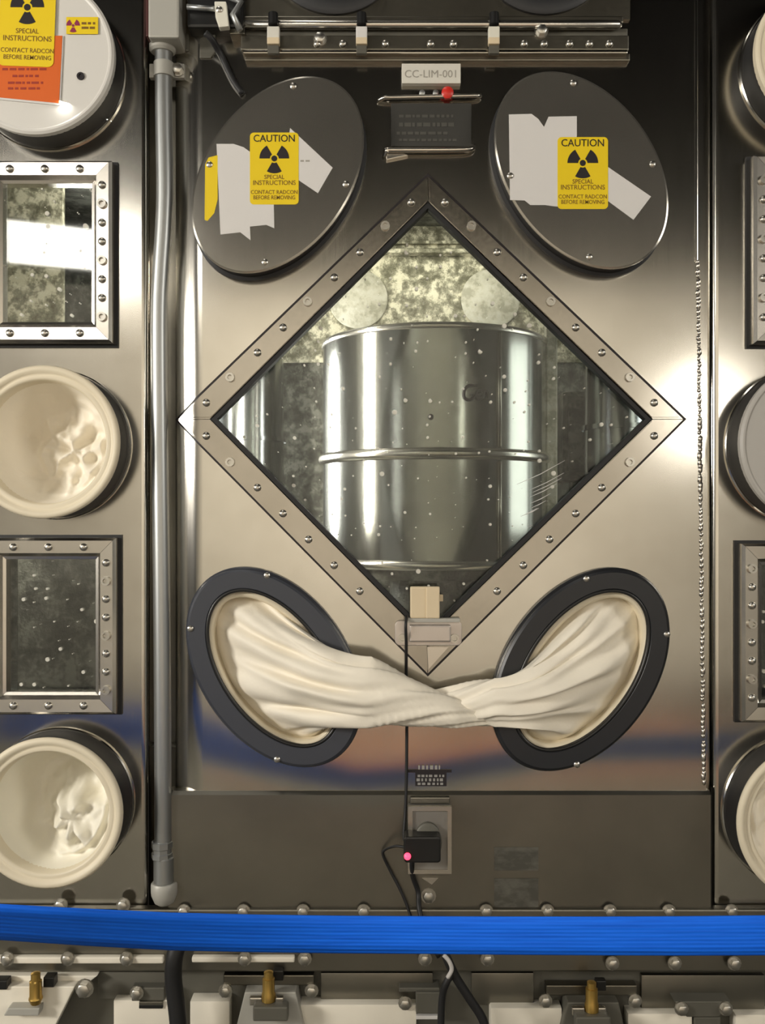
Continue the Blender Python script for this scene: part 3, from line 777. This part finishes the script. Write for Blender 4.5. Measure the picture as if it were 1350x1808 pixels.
# ================================================================== SQUARE WINDOWS ON THE SIDE PANELS
def square_window(x0, y0, x1, y1, w, label, nb, hd=.028, bolts='lr'):
    o = thing('square_window', label, 'window', Q((x0 + x1) / 2, y1, 0), 'square windows of the side panels')
    out = [(x0, y0), (x1, y0), (x1, y1), (x0, y1)]; inn = [(x0 + w, y0 + w), (x1 - w, y0 + w), (x1 - w, y1 - w), (x0 + w, y1 - w)]
    for i in range(4):
        j = (i + 1) % 4
        O0, O1, I1, I0 = Q(*out[i], hd), Q(*out[j], hd), Q(*inn[j], hd), Q(*inn[i], hd)
        c = (O0 + O1 + I0 + I1) / 4; O0, O1, I1, I0 = [c + (p - c) * .997 for p in (O0, O1, I1, I0)]
        # sloping section: outer edge lower than the crown, inner lip steps down to the pane
        def at(p, d): return Vector((p.x, -d, p.z))
        mix = lambda t, a, b: a + (b - a) * t
        sec = lambda O, I: [at(O, .0), at(O, hd - .006), at(mix(.12, O, I), hd), at(mix(.7, O, I), hd - .001), at(mix(.86, O, I), hd - .010), at(I, hd - .012), at(I, -.004)]
        b2 = B(); A, Bq = sec(O0, I0), sec(O1, I1); va = [b2.verts.new(p) for p in A]; vb = [b2.verts.new(p) for p in Bq]
        for k in range(len(va) - 1): b2.faces.new((va[k], va[k + 1], vb[k + 1], vb[k]))
        b2.faces.new(va); b2.faces.new(vb[::-1])
        rl = obj('frame_rail', b2, M['frame'], o, angle=25)
        n = nb[i % 2]
        for k in range(n):
            t = (k + .5) / n; t = .04 + .92 * t
            p = mix(t, mix(.42, O0, I0), mix(.42, O1, I1))
            inst('acorn_nut', ME['socket' if (k % 3 == 1 and i % 2) else 'acorn'], (p.x, -hd + .001, p.z), rl)
    b2 = B(); a, b = Q(x0 + w * .9, y0 + w * .9, hd), Q(x1 - w * .9, y1 - w * .9, hd); poly(b2, [(a.x, a.z), (b.x, a.z), (b.x, b.z), (a.x, b.z)], -.008, -.001); obj('pane', b2, M['glass2'], o)
    b2 = B()
    g = lambda p, d: [Q(*q, d) for q in p]
    bo = [(x0 - 5, y0 - 5), (x1 + 5, y0 - 5), (x1 + 5, y1 + 5), (x0 - 5, y1 + 5)]
    b_ = [Vector((q.x, -.004, q.z)) for q in g(bo, hd)]; b0 = [Vector((q.x, 0, q.z)) for q in b_]; b1 = [Vector((q.x, -.004, q.z)) for q in g(out, hd)]
    loft(b2, [b0, b_, b1]); obj('gasket_or_shadow_band', b2, M['black'], o)  # black band drawn for the shadow border outside the rails
    return o
square_window(-38, 282, 196, 604, 38, 'square window full of white glare between the white lid and a port', (3, 8))
square_window(-32, 950, 203, 1262, 38, 'square window with dark speckled glass between two cream-lipped ports', (3, 8))
square_window(1332, 272, 1570, 606, 38, 'square window edge cut by the frame between two lids beyond the weld', (3, 8))
square_window(1311, 960, 1550, 1276, 38, 'square window edge cut by the frame below the grey lid', (3, 8))

# ================================================================== CONDUIT
CD = .012
cd = thing('conduit', 'grey steel conduit pipe running down beside the front panel', 'pipe', Q(290, 1596, CD))
bm = B(); tube(bm, smoothpath([Q(x, y, CD) for x, y in ((288, 60), (289, 200), (291, 330), (289, 400), (284, 480), (281, 560), (282, 740), (285, 1000), (287, 1250), (288, 1540))], 8), .0148, 20); obj('tube', bm, M['conduit'], cd, smooth=True)
def ztube(bm, x, segs, d, n=20):
    p = [(Q(x, y, d), r) for y, r in segs]
    loft(bm, [[Vector((c.x + r * math.cos(2 * PI * i / n), c.y + r * math.sin(2 * PI * i / n), c.z)) for i in range(n)] for c, r in p], cap0=True, cap1=True)
bm = B(); ztube(bm, 287, [(68, .021), (70, .023), (90, .023), (94, .019)], CD); obj('lock_nut', bm, M['box'], cd, angle=40)
bm = B(); ztube(bm, 286, [(1484, .0165), (1486, .0185), (1496, .0185), (1498, .0165), (1504, .0165), (1506, .0185), (1514, .0185), (1516, .0165)], CD, 8); obj('compression_nut', bm, M['conduit'], cd, angle=30)
bm = B(); ztube(bm, 289, [(1512, .0155), (1514, .0175), (1556, .0175), (1558, .015)], CD); obj('coupling', bm, M['conduit'], cd, angle=40)
bm = B(); ztube(bm, 290, [(1557, .021), (1560, .023), (1572, .023), (1580, .022), (1592, .017), (1597, .010)], CD); obj('end_fitting', bm, M['box'], cd, angle=50)
bm = B(); boxpx(bm, 263, 112, 325, 137, CD - .004, .012, .002); ztube(bm, 289, [(112, .0175), (137, .0175)], CD + .001)
obj('strap', bm, M['box'], cd, angle=40); inst('hex_bolt', ME['hex'], Q(314, 124, CD - .004), cd)
bm = B(); boxpx(bm, 318, 58, 334, 90, CD - .01, .02, .003); obj('grounding_lug', bm, M['dark_paint'], cd)
bm = B(); boxpx(bm, 261, -60, 316, 66, .05, .06, .004)
jb = tag(obj('junction_box', bm, M['box']), 'plain grey junction box on top of the conduit', 'box')
bm = B(); boxpx(bm, 257, -60, 263, 64, .046, .05, .002); obj('cover_edge', bm, mat('dark_red_edge', (.06, .010, .008), .5), jb, label='dark red edge strip')

# ================================================================== UPPER LEDGE, LATCH AND CABLE
bm = B(); boxpx(bm, 352, -58, 1112, 34, PF + .006, .006)
up = tag(obj('wall_upper', bm, M['upper']), 'dark steel panel above the bolted ledge', None, kind='structure')
for px, lab in ((590, 'lower edge of a dark oval port above the ledge near the latch'), (962, 'lower edge of a dark oval port above the ledge far from the latch')):
    bm = B(); p = Q(px, -100, .02); oring(bm, p.x, p.z, .118, .118, 0, [(.004, .0), (.004, .018), (-.004, .022), (-.03, .022), (-.036, .012)], 64, cap1=True)
    tag(obj('port_ring', bm, M['ring_black'], angle=40), lab, 'ring', 'dark ports above the ledge')
bm = B(); boxpx(bm, 712, 12, 810, 26, .005, .004, .001); tag(obj('name_strip', bm, M['box']), 'narrow grey blank strip above the bolted ledge', 'strip')

LD = .030
ld = thing('ledge_flange', 'horizontal bolted steel ledge with clamps across the top', 'flange', Q(765, 106, 0))
def bar(name, x0, y0, x1, y1, d, th, m, bev=.002, label=None):
    bm = B(); boxpx(bm, x0, y0, x1, y1, d, th, bev); return obj(name, bm, m, ld, label=label)
bar('upper_flange', 425, 28, 1100, 40, .026, .026, M['upper'])
bm = B(); tube(bm, [Q(x, 44, LD - .006) for x in (424, 428, 620, 900, 1090, 1097)], [.004, .008, .008, .008, .008, .004], 12); obj('rail_tube', bm, M['frame'], ld, smooth=True, label='polished rail')
bar('web', 428, 50, 1108, 64, .014, .014, M['dark_paint'])
pl = bar('lower_flange', 425, 62, 1110, 88, LD - .006, .028, M['upper'])
bar('edge_strip', 428, 87, 1108, 94, LD, .03, M['rail'])
bar('drip_strip', 432, 94, 1112, 107, LD - .012, .018, M['upper'])
for x in (560, 605, 680, 760, 800, 925, 960, 1005, 1040, 1075): inst('acorn_nut', ME['acorn'], Q(x, 78, LD - .0065), pl)
for x in (565, 955): inst('hex_bolt', ME['hex'], Q(x, 70 if x < 600 else 56, LD - .0065), pl)
for x, w, m_, lab in ((482, 11, 'plate', 'dull ivory toggle clamp on the ledge, nearest the latch'), (638, 10, 'paper', 'bright white toggle clamp on the ledge'), (872, 10, 'ivory', 'ivory toggle clamp on the ledge, near the tube highlight')):
    t = thing('toggle_clamp', lab, 'clamp', Q(x, 95, LD), 'toggle clamps on the top ledge')
    bm = B(); boxpx(bm, x - w, 46, x + w, 76, LD + .012, .012, .002); obj('body', bm, M[m_], t)
    bm = B(); boxpx(bm, x - w, 65, x + w, 77, LD + .0135, .012, .002); obj('pad', bm, M['tan'], t, label='amber lower half')
    bm = B(); ztube(bm, x, [(22, .005), (24, .0085), (44, .0085), (46, .006)], LD + .004, 12); obj('top_knob', bm, M['plastic'], t, angle=40)
    bm = B(); boxpx(bm, x - w * .9, 77, x + w * .9, 94, LD + .008, .008, .001); obj('lower_jaw', bm, M['dark_paint'], t)

lt = thing('toggle_latch', 'black toggle latch with a pale lever beside the junction box', 'latch', Q(385, 100, 0))
bm = B(); boxpx(bm, 330, -30, 430, 48, .035, .04, .005); obj('body', bm, M['plastic'], lt)
bm = B(); polypx(bm, [(378, 2), (399, 2), (404, 46), (386, 48), (380, 30)], .052, .014, .002); lv = obj('lever', bm, M['ivory'], lt, label='pale lever plate'); inst('small_screw', ME['pin'], Q(387, 17, .052), lv)
bm = B(); tube(bm, [Q(330, 12, .045), Q(380, 16, .045)], .0045, 10); tube(bm, [Q(400, -8, .05), Q(425, 4, .05), Q(411, 26, .05), Q(424, 54, .048)], .0055, 10); obj('link_rod', bm, M['conduit'], lt, smooth=True, label='grey link rod')
bm = B(); polypx(bm, [(352, 68), (380, 50), (382, 88), (372, 102), (352, 102)], .01, .02, .002); obj('foot_bracket', bm, M['dark_paint'], lt)
bm = B(); boxpx(bm, 405, 46, 432, 60, .03, .03, .002); obj('catch', bm, M['upper'], lt)
bm = B(); tube(bm, smoothpath([Q(362, 58, .046), (Q(374, 70, .04)), Q(390, 98, .02), Q(410, 140, .013), Q(428, 166, .0105)], 5), .0058, 10)
tag(obj('latch_cable', bm, M['black'], smooth=True), 'black cable running from the latch down to the oval cover', 'cable')

# name plate, red knob, plaque holder
npl = thing('name_plate', 'white rectangular name plate with grey lettering under the ledge', 'plate', Q(761, 147, PF))
bm = B(); boxpx(bm, 709, 112, 813, 147, PF + .012, .012, .001); obj('plate', bm, M['plate'], npl)
lettering('CC-LIM-001', 761, 131, PF + .0124, .0185, M['grey_ink'], npl)
ph = thing('plaque_holder', 'dark embossed plaque held between two thin steel rails', 'plaque', Q(757, 282, PF))
bm = B(); boxpx(bm, 690, 182, 832, 258, PF + .004, .004, .001); pq = obj('plaque', bm, mat('plaque_dark', (.035, .034, .03), .5), ph)
bars('embossed_marks', [(704, 800, 205, 5), (704, 805, 220, 7), (700, 790, 235, 5), (704, 812, 247, 4)], PF + .0046, mat('embossed_dark', (.07, .068, .058), .5), pq, 12)
bm = B(); tube(bm, smoothpath([Q(667, 178, PF + .004), Q(680, 172, PF + .012), Q(700, 172, PF + .012), Q(830, 169, PF + .012), Q(848, 169, PF + .006)], 4), .0038, 8); obj('rail', bm, M['frame'], ph, smooth=True)
bm = B(); tube(bm, smoothpath([Q(678, 276, PF + .004), Q(683, 266, PF + .012), Q(700, 265, PF + .012), Q(820, 264, PF + .012), Q(836, 258, PF + .004)], 4), .0048, 8); obj('rail', bm, M['frame'], ph, smooth=True)
bm = B(); polypx(bm, [(679, 260), (710, 268), (720, 274), (682, 282)], PF + .008, .008, .001); obj('corner_tab', bm, M['frame'], ph)
kn = thing('red_knob', 'small round red knob under the name plate', 'knob', Q(790, 172, PF))
bm = B(); p = Q(790, 162, PF + .018); oring(bm, p.x, p.z, .0105, .0105, 0, [(-.005, PF), (-.005, PF + .008), (0, PF + .010), (0, PF + .016), (-.004, PF + .019)], 20, cap1=True); obj('cap', bm, M['red'], kn, angle=50)
for x, lab in ((745, 'small blue-grey button under the name plate, farther from the red knob'), (769, 'small blue-grey button under the name plate, next to the red knob')):
    bm = B(); p = Q(x, 163, PF + .006); oring(bm, p.x, p.z, .005, .005, 0, [(0, PF), (0, PF + .006), (-.002, PF + .007)], 14, cap1=True)
    tag(obj('button', bm, M['conduit'], angle=40), lab, 'button', 'buttons under the name plate')

# ================================================================== SENSOR CABLE, OUTLET, ADAPTER
AP = PF + .006
ot = thing('outlet_box', 'steel outlet box with a round socket below the printed label', 'outlet', Q(758, 1548, AP))
bm = B(); boxpx(bm, 720, 1424, 797, 1543, AP + .022, .022, .003); obj('box', bm, mat('outlet_steel', (.30, .285, .26), .45, .7), ot)
b2 = B(); loopband(b2, [(720, 1424), (797, 1424), (797, 1543), (720, 1543)], [(728, 1432), (790, 1432), (790, 1536), (728, 1536)], AP + .026, AP + .02); obj('rim', b2, M['frame'], ot)
bm = B(); boxpx(bm, 724, 1408, 794, 1420, AP + .010, .010, .002); obj('hood', bm, M['apron'], ot)
bm = B(); p = Q(755, 1488, AP + .03); oring(bm, p.x, p.z, .024, .034, 0, [(0, AP + .02), (0, AP + .030), (-.003, AP + .032)], 32, cap1=True); obj('socket', bm, M['dark_paint'], ot, angle=40)
bm = B(); polypx(bm, [(743, 1476), (748, 1470), (768, 1470), (774, 1476), (772, 1480), (745, 1480)], AP + .036, .008, .001); obj('socket_flap', bm, M['tan'], ot, label='pale flap')
bm = B(); polypx(bm, [(744, 1550), (774, 1550), (762, 1562)], AP + .003, .003); obj('ground_tab', bm, M['frame'], ot)
bo = tag(bpy.data.objects.new('hex_bolt', ME['hex']), 'single bright bolt just under the outlet box', 'bolt'); C.objects.link(bo); bo.location = Q(756, 1581, AP); bo.scale = (1.1,) * 3
ad = thing('power_adapter', 'black power adapter with a glowing red light in the outlet', 'adapter', Q(745, 1524, AP + .03))
bm = B(); polypx(bm, rounded(713, 1478, 778, 1524, 6), AP + .060, .036, .003); obj('body', bm, M['plastic'], ad)
bm = B(); p = Q(719, 1512, AP + .061); bmesh.ops.create_uvsphere(bm, u_segments=14, v_segments=8, radius=.006, matrix=Matrix.Translation(p)); obj('indicator_light', bm, M['led'], ad, smooth=True, label='glowing red light')
lb = thing('outlet_label', 'small dark label with light print above the outlet box', 'label', Q(758, 1388, PF))
bm = B(); boxpx(bm, 720, 1359, 797, 1364, PF + .002, .002); boxpx(bm, 733, 1364, 788, 1388, PF + .002, .002); s = obj('backing', bm, M['ink'], lb)
bars('lettering', [(738, 782, 1355, 7), (737, 784, 1370, 4), (735, 786, 1377, 5), (737, 782, 1384, 4)], PF + .0026, M['light_ink'], s, 21, 2.5, 6)
bm = B(); tube(bm, smoothpath([Q(718, 1088, FD + .012), Q(716, 1105, FD + .030), Q(717, 1140, FD + .014), Q(717, 1200, PF + .004), Q(718, 1300, PF + .006), Q(717, 1390, PF + .006), Q(715, 1440, AP + .005), Q(713, 1480, AP + .02), Q(722, 1492, AP + .034)], 6), .0026, 8)
tag(obj('sensor_cable', bm, M['black'], smooth=True), 'thin black cable dropping from the clip behind the sleeves to the adapter', 'cable')
bm = B(); tube(bm, smoothpath([Q(716, 1496, AP + .04), Q(698, 1494, AP + .03), Q(680, 1500, AP + .012), Q(676, 1510, AP + .008), Q(690, 1540, AP + .006), Q(708, 1575, AP + .008), Q(722, 1610, AP + .012), Q(732, 1650, AP + .03)], 6), .0024, 8)
tag(obj('loop_cable', bm, M['black'], smooth=True), 'thin black cable looping out of the adapter down behind the belt', 'cable')
bm = B(); tube(bm, smoothpath([Q(727, 1518, AP + .035), Q(728, 1545, AP + .02), Q(738, 1575, AP + .010), Q(740, 1605, AP + .024), Q(752, 1650, AP + .04), Q(775, 1690, AP + .05)], 6), .0042, 8)
tag(obj('black_cable', bm, M['black'], smooth=True), 'thicker black cord hanging straight from the adapter behind the belt', 'cable')

# ================================================================== BOLTED FLANGE BEHIND THE BELT
FL = .022
fl = thing('base_flange', 'long bolted steel flange half hidden behind the blue belt', 'flange', Q(675, 1716, 0))
bm = B(); boxpx(bm, -330, 1606, 1640, 1716, FL, .02, .003); fo = obj('flange_plate', bm, M['apron'], fl)
bm = B(); boxpx(bm, -330, 1690, 288, 1702, FL + .012, .012, .003); boxpx(bm, 338, 1690, 520, 1700, FL + .012, .012, .003); obj('bright_lip', bm, M['beige'], fl, label='lower lip with its metal highlight painted beige')  # beige colour stands in for light reflected by the bare metal
for x in (108, 218, 325, 430, 535, 642, 858, 966, 1076, 1180, 1290): inst('hex_bolt', ME['hex'], Q(x, 1608 if x > 300 else 1597, FL - .004), fl)
for x in (14, 120, 224, 432, 538, 750, 860, 1080, 1190, 1295): inst('dark_hex_bolt', ME['hex'], Q(x, 1692 + (8 if x > 900 else 0), FL + .01), fl)

# belt ----------------------------------------------------------------
BD = .36
bm = B(); pts = [(-620, 1566, 59), (-300, 1580, 60), (-80, 1592, 62), (0, 1597, 63), (150, 1605, 65), (300, 1612, 66), (450, 1615.5, 66), (600, 1617.5, 66), (760, 1618.5, 66), (900, 1619, 67), (1060, 1619, 68), (1200, 1618.5, 69), (1350, 1617, 70), (1430, 1616, 70), (1700, 1612, 71), (2000, 1607, 72)]
vs = []
for i, (x, y, h) in enumerate(pts):
    lean = .07 * min(1.05, max(0, 1 - x / 600))
    row = []
    for k in range(5):
        w = k / 4; row.append(Q(x, y + h * w, BD + .10 * min(1, abs(x - 640) / 640) + lean * (1 - w)))
    vs.append(row)
fr = [[bm.verts.new(p) for p in r_] for r_ in vs]; bk = [[bm.verts.new(p + Vector((0, .0018, 0))) for p in r_] for r_ in vs]
for g_ in (fr, bk):
    for a, b in zip(g_, g_[1:]):
        for k in range(4): bm.faces.new((a[k], a[k + 1], b[k + 1], b[k]))
for k in (0, 4):
    for i in range(len(fr) - 1): bm.faces.new((fr[i][k], fr[i + 1][k], bk[i + 1][k], bk[i][k]))
ul = bm.loops.layers.uv.new('ribs')
for f in bm.faces:
    for l_ in f.loops:
        p = l_.vert.co; best = min(((p - q).length, i, k) for i, r_ in enumerate(vs) for k, q in enumerate(r_)); l_[ul].uv = (vs[best[1]][0].x, best[2] / 4)
tag(obj('barrier_belt', bm, M['blue'], smooth=True, angle=None), 'blue ribbed webbing barrier belt stretched across the front', 'belt')

# ================================================================== STAND BELOW THE FLANGE
SD = .03
def pc(name, m, parent, *shapes, label=None, bev=.002):
    bm = B()
    for sh in shapes:
        if sh[0] == 'b': boxpx(bm, *sh[1:], bev)
        else: polypx(bm, sh[1], sh[2], sh[3], bev)
    return obj(name, bm, m, parent, label=label)
bm = B(); boxpx(bm, -330, 1714, 1640, 1830, 0, .03); st = tag(obj('trim_6', bm, M['dark_paint']), 'dark steel beam under the flange', None, kind='structure')
def stand(name, label, cat, x, y, group=None): return thing(name, label, cat, Q(x, y, 0), group)
blocks = [((200, 1766, 300, 1830), 'M', 'wide beige base block under the dark plate beside the hose'), ((335, 1768, 405, 1830), 'M', 'small beige base block between the hose and the brass bolts'), ((528, 1774, 735, 1830), 'M', 'long beige base block under the middle plate'),
          ((866, 1780, 992, 1830), 'M', 'beige base block beyond the forked cables'), ((1108, 1790, 1222, 1830), 'M', 'beige base block between two dark brackets under the bright end of the belt'), ((1298, 1792, 1420, 1830), 'M', 'beige base block at the frame edge under the bright end of the belt')]
for bx, _, lab in blocks:
    bm = B(); boxpx(bm, *bx, SD, .03, .003); tag(obj('base_block', bm, M['beige'], angle=40), lab, 'block', 'beige base blocks under the glovebox')
plates = [((172, 1716, 296, 1764), 'dark plate bolted beside the thick black hose', 'M'), ((566, 1718, 764, 1766), 'dull steel plate in the middle below the belt', 'M'), ((832, 1718, 942, 1774), 'dull steel plate beyond the forked cables', 'M'), ((1132, 1722, 1350, 1786), 'dull steel plate under the bright end of the belt', 'M')]
for bx, lab, _ in plates:
    bm = B(); boxpx(bm, *bx, .012, .012, .002); tag(obj('skirt_plate', bm, M['apron'] if bx[0] > 300 else M['dark_paint'], angle=40), lab, 'plate', 'skirt plates below the flange')

def leveller(x, label, m_base, y0, bolts, dx=0, brass_y=0):
    t = stand('levelling_bracket', label, 'bracket', x, 1808, 'levelling brackets with brass bolts')
    pc('cross_bar', M['upper'], t, ('b', x - 80, y0 - 22, x + 80, y0 - 4, .022, .02)); 
    pc('foot', m_base, t, ('p', [(x - 42, y0 + 8), (x + 48, y0 + 8), (x + 66, y0 + 90), (x - 62, y0 + 90)], .045, .04))
    bm = B(); ztube(bm, x, [(y0 - 30, .004), (y0 - 28, .008), (y0 - 18, .008), (y0 - 17, .0105), (y0 + 6, .0105), (y0 + 10, .012), (y0 + 22, .012), (y0 + 24, .008)], .055, 10); obj('brass_bolt', bm, M['brass'], t, angle=40, label='brass levelling bolt')
    pc('lock_knob', M['plastic'], t, ('b', x + 8, y0 - 30, x + 26, y0 - 12, .04, .014))
    pc('pad', M['dark_paint'], t, ('b', x - 28, y0 + 34, x + 34, y0 + 60, .075, .02), bev=.003)
    pc('side_lug', M['frame'], t, ('b', x - 34, y0 + 18, x - 12, y0 + 32, .06, .01), ('b', x + 12, y0 + 18, x + 26, y0 + 34, .06, .01))
    for b in bolts: inst('hex_bolt', ME['hex'], Q(b, y0 + 4, .022), t, scale=1.0)
    return t
leveller(474, 'steel levelling bracket with a brass bolt between the hose and the middle plate', M['box'], 1744, (398, 550))
leveller(1044, 'dark levelling bracket with a brass bolt between two beige blocks', M['dark_paint'], 1762, (962, 1120))
# bright corner bracket at the shaded end of the belt
t = stand('levelling_bracket', 'bright wide bracket with a brass bolt under the shaded end of the belt', 'bracket', 62, 1808, 'levelling brackets with brass bolts')
pc('top_plate', M['beige'], t, ('p', [(-60, 1723), (172, 1723), (150, 1740), (-60, 1740)], .03, .03))
pc('foot', M['beige'], t, ('p', [(-60, 1742), (132, 1742), (88, 1830), (-60, 1830)], .05, .03))
bm = B(); ztube(bm, 63, [(1716, .004), (1718, .008), (1730, .008), (1732, .0105), (1758, .0105), (1762, .012), (1772, .008)], .065, 10); obj('brass_bolt', bm, M['brass'], t, angle=40, label='brass levelling bolt')
pc('lock_knob', M['plastic'], t, ('b', 76, 1726, 95, 1744, .055, .02)); pc('lock_knob', M['plastic'], t, ('b', -12, 1732, 12, 1748, .055, .02))
pc('pad', M['box'], t, ('p', [(14, 1780), (70, 1780), (68, 1794), (6, 1794)], .07, .02)); inst('hex_bolt', ME['hex'], Q(150, 1744, .05), t, scale=1.3)
t = stand('clamp_block', 'dark low bracket with two bolts under the bright end of the belt', 'bracket', 1240, 1808)
pc('body', M['dark_paint'], t, ('p', [(1190, 1768), (1290, 1768), (1270, 1796), (1212, 1796)], .04, .03)); pc('foot', M['dark_paint'], t, ('b', 1226, 1796, 1272, 1830, .035, .03))
for b in (1202, 1280): inst('hex_bolt', ME['hex'], Q(b, 1780, .04), t, scale=1.0)
t = stand('slotted_bracket', 'small dark slotted bracket on the dark plate beside the hose', 'bracket', 265, 1790)
pc('body', M['dark_paint'], t, ('b', 232, 1744, 290, 1768, .03, .03)); pc('slot_lip', M['apron'], t, ('b', 245, 1769, 287, 1775, .036, .03), bev=.001); pc('slot', M['plastic'], t, ('b', 245, 1775, 287, 1781, .034, .02), bev=.001); inst('hex_bolt', ME['hex'], Q(242, 1752, .03), t)
t = stand('hook_bracket', 'small dark bracket with one bolt beneath the middle plate', 'bracket', 750, 1800)
pc('body', M['dark_paint'], t, ('b', 704, 1744, 776, 1752, .028, .03), ('b', 734, 1752, 778, 1790, .034, .03)); pc('foot_strip', M['paper'], t, ('b', 734, 1794, 778, 1800, .035, .03), bev=.001); inst('hex_bolt', ME['hex'], Q(715, 1770, .028), t)
# hose and forked cables
bm = B(); tube(bm, smoothpath([Q(318, 1660, .08), Q(308, 1690, .09), Q(306, 1730, .09), Q(312, 1780, .09), Q(318, 1840, .09)], 5), .0145, 14)
tag(obj('rubber_hose', bm, M['black'], smooth=True), 'thick dark hose hanging below the belt under the conduit', 'hose')
cb = thing('forked_cable', 'black cable forking below the belt with a pale tie', 'cable', Q(800, 1830, .1))
bm = B(); tube(bm, smoothpath([Q(775, 1660, .08), Q(790, 1695, .1), Q(806, 1728, .1), Q(830, 1765, .1), Q(852, 1800, .1), Q(862, 1840, .1)], 5), .0075, 12); obj('branch', bm, M['black'], cb, smooth=True)
bm = B(); tube(bm, smoothpath([Q(800, 1715, .1), Q(788, 1735, .105), Q(780, 1765, .1), Q(777, 1840, .1)], 5), .006, 12); obj('branch', bm, M['black'], cb, smooth=True)
bm = B(); tube(bm, smoothpath([Q(783, 1686, .112), Q(793, 1698, .114), Q(797, 1712, .114), Q(790, 1726, .112)], 4), .0035, 8); obj('cable_tie', bm, M['paper'], cb, smooth=True, label='pale tie')

flat_text()
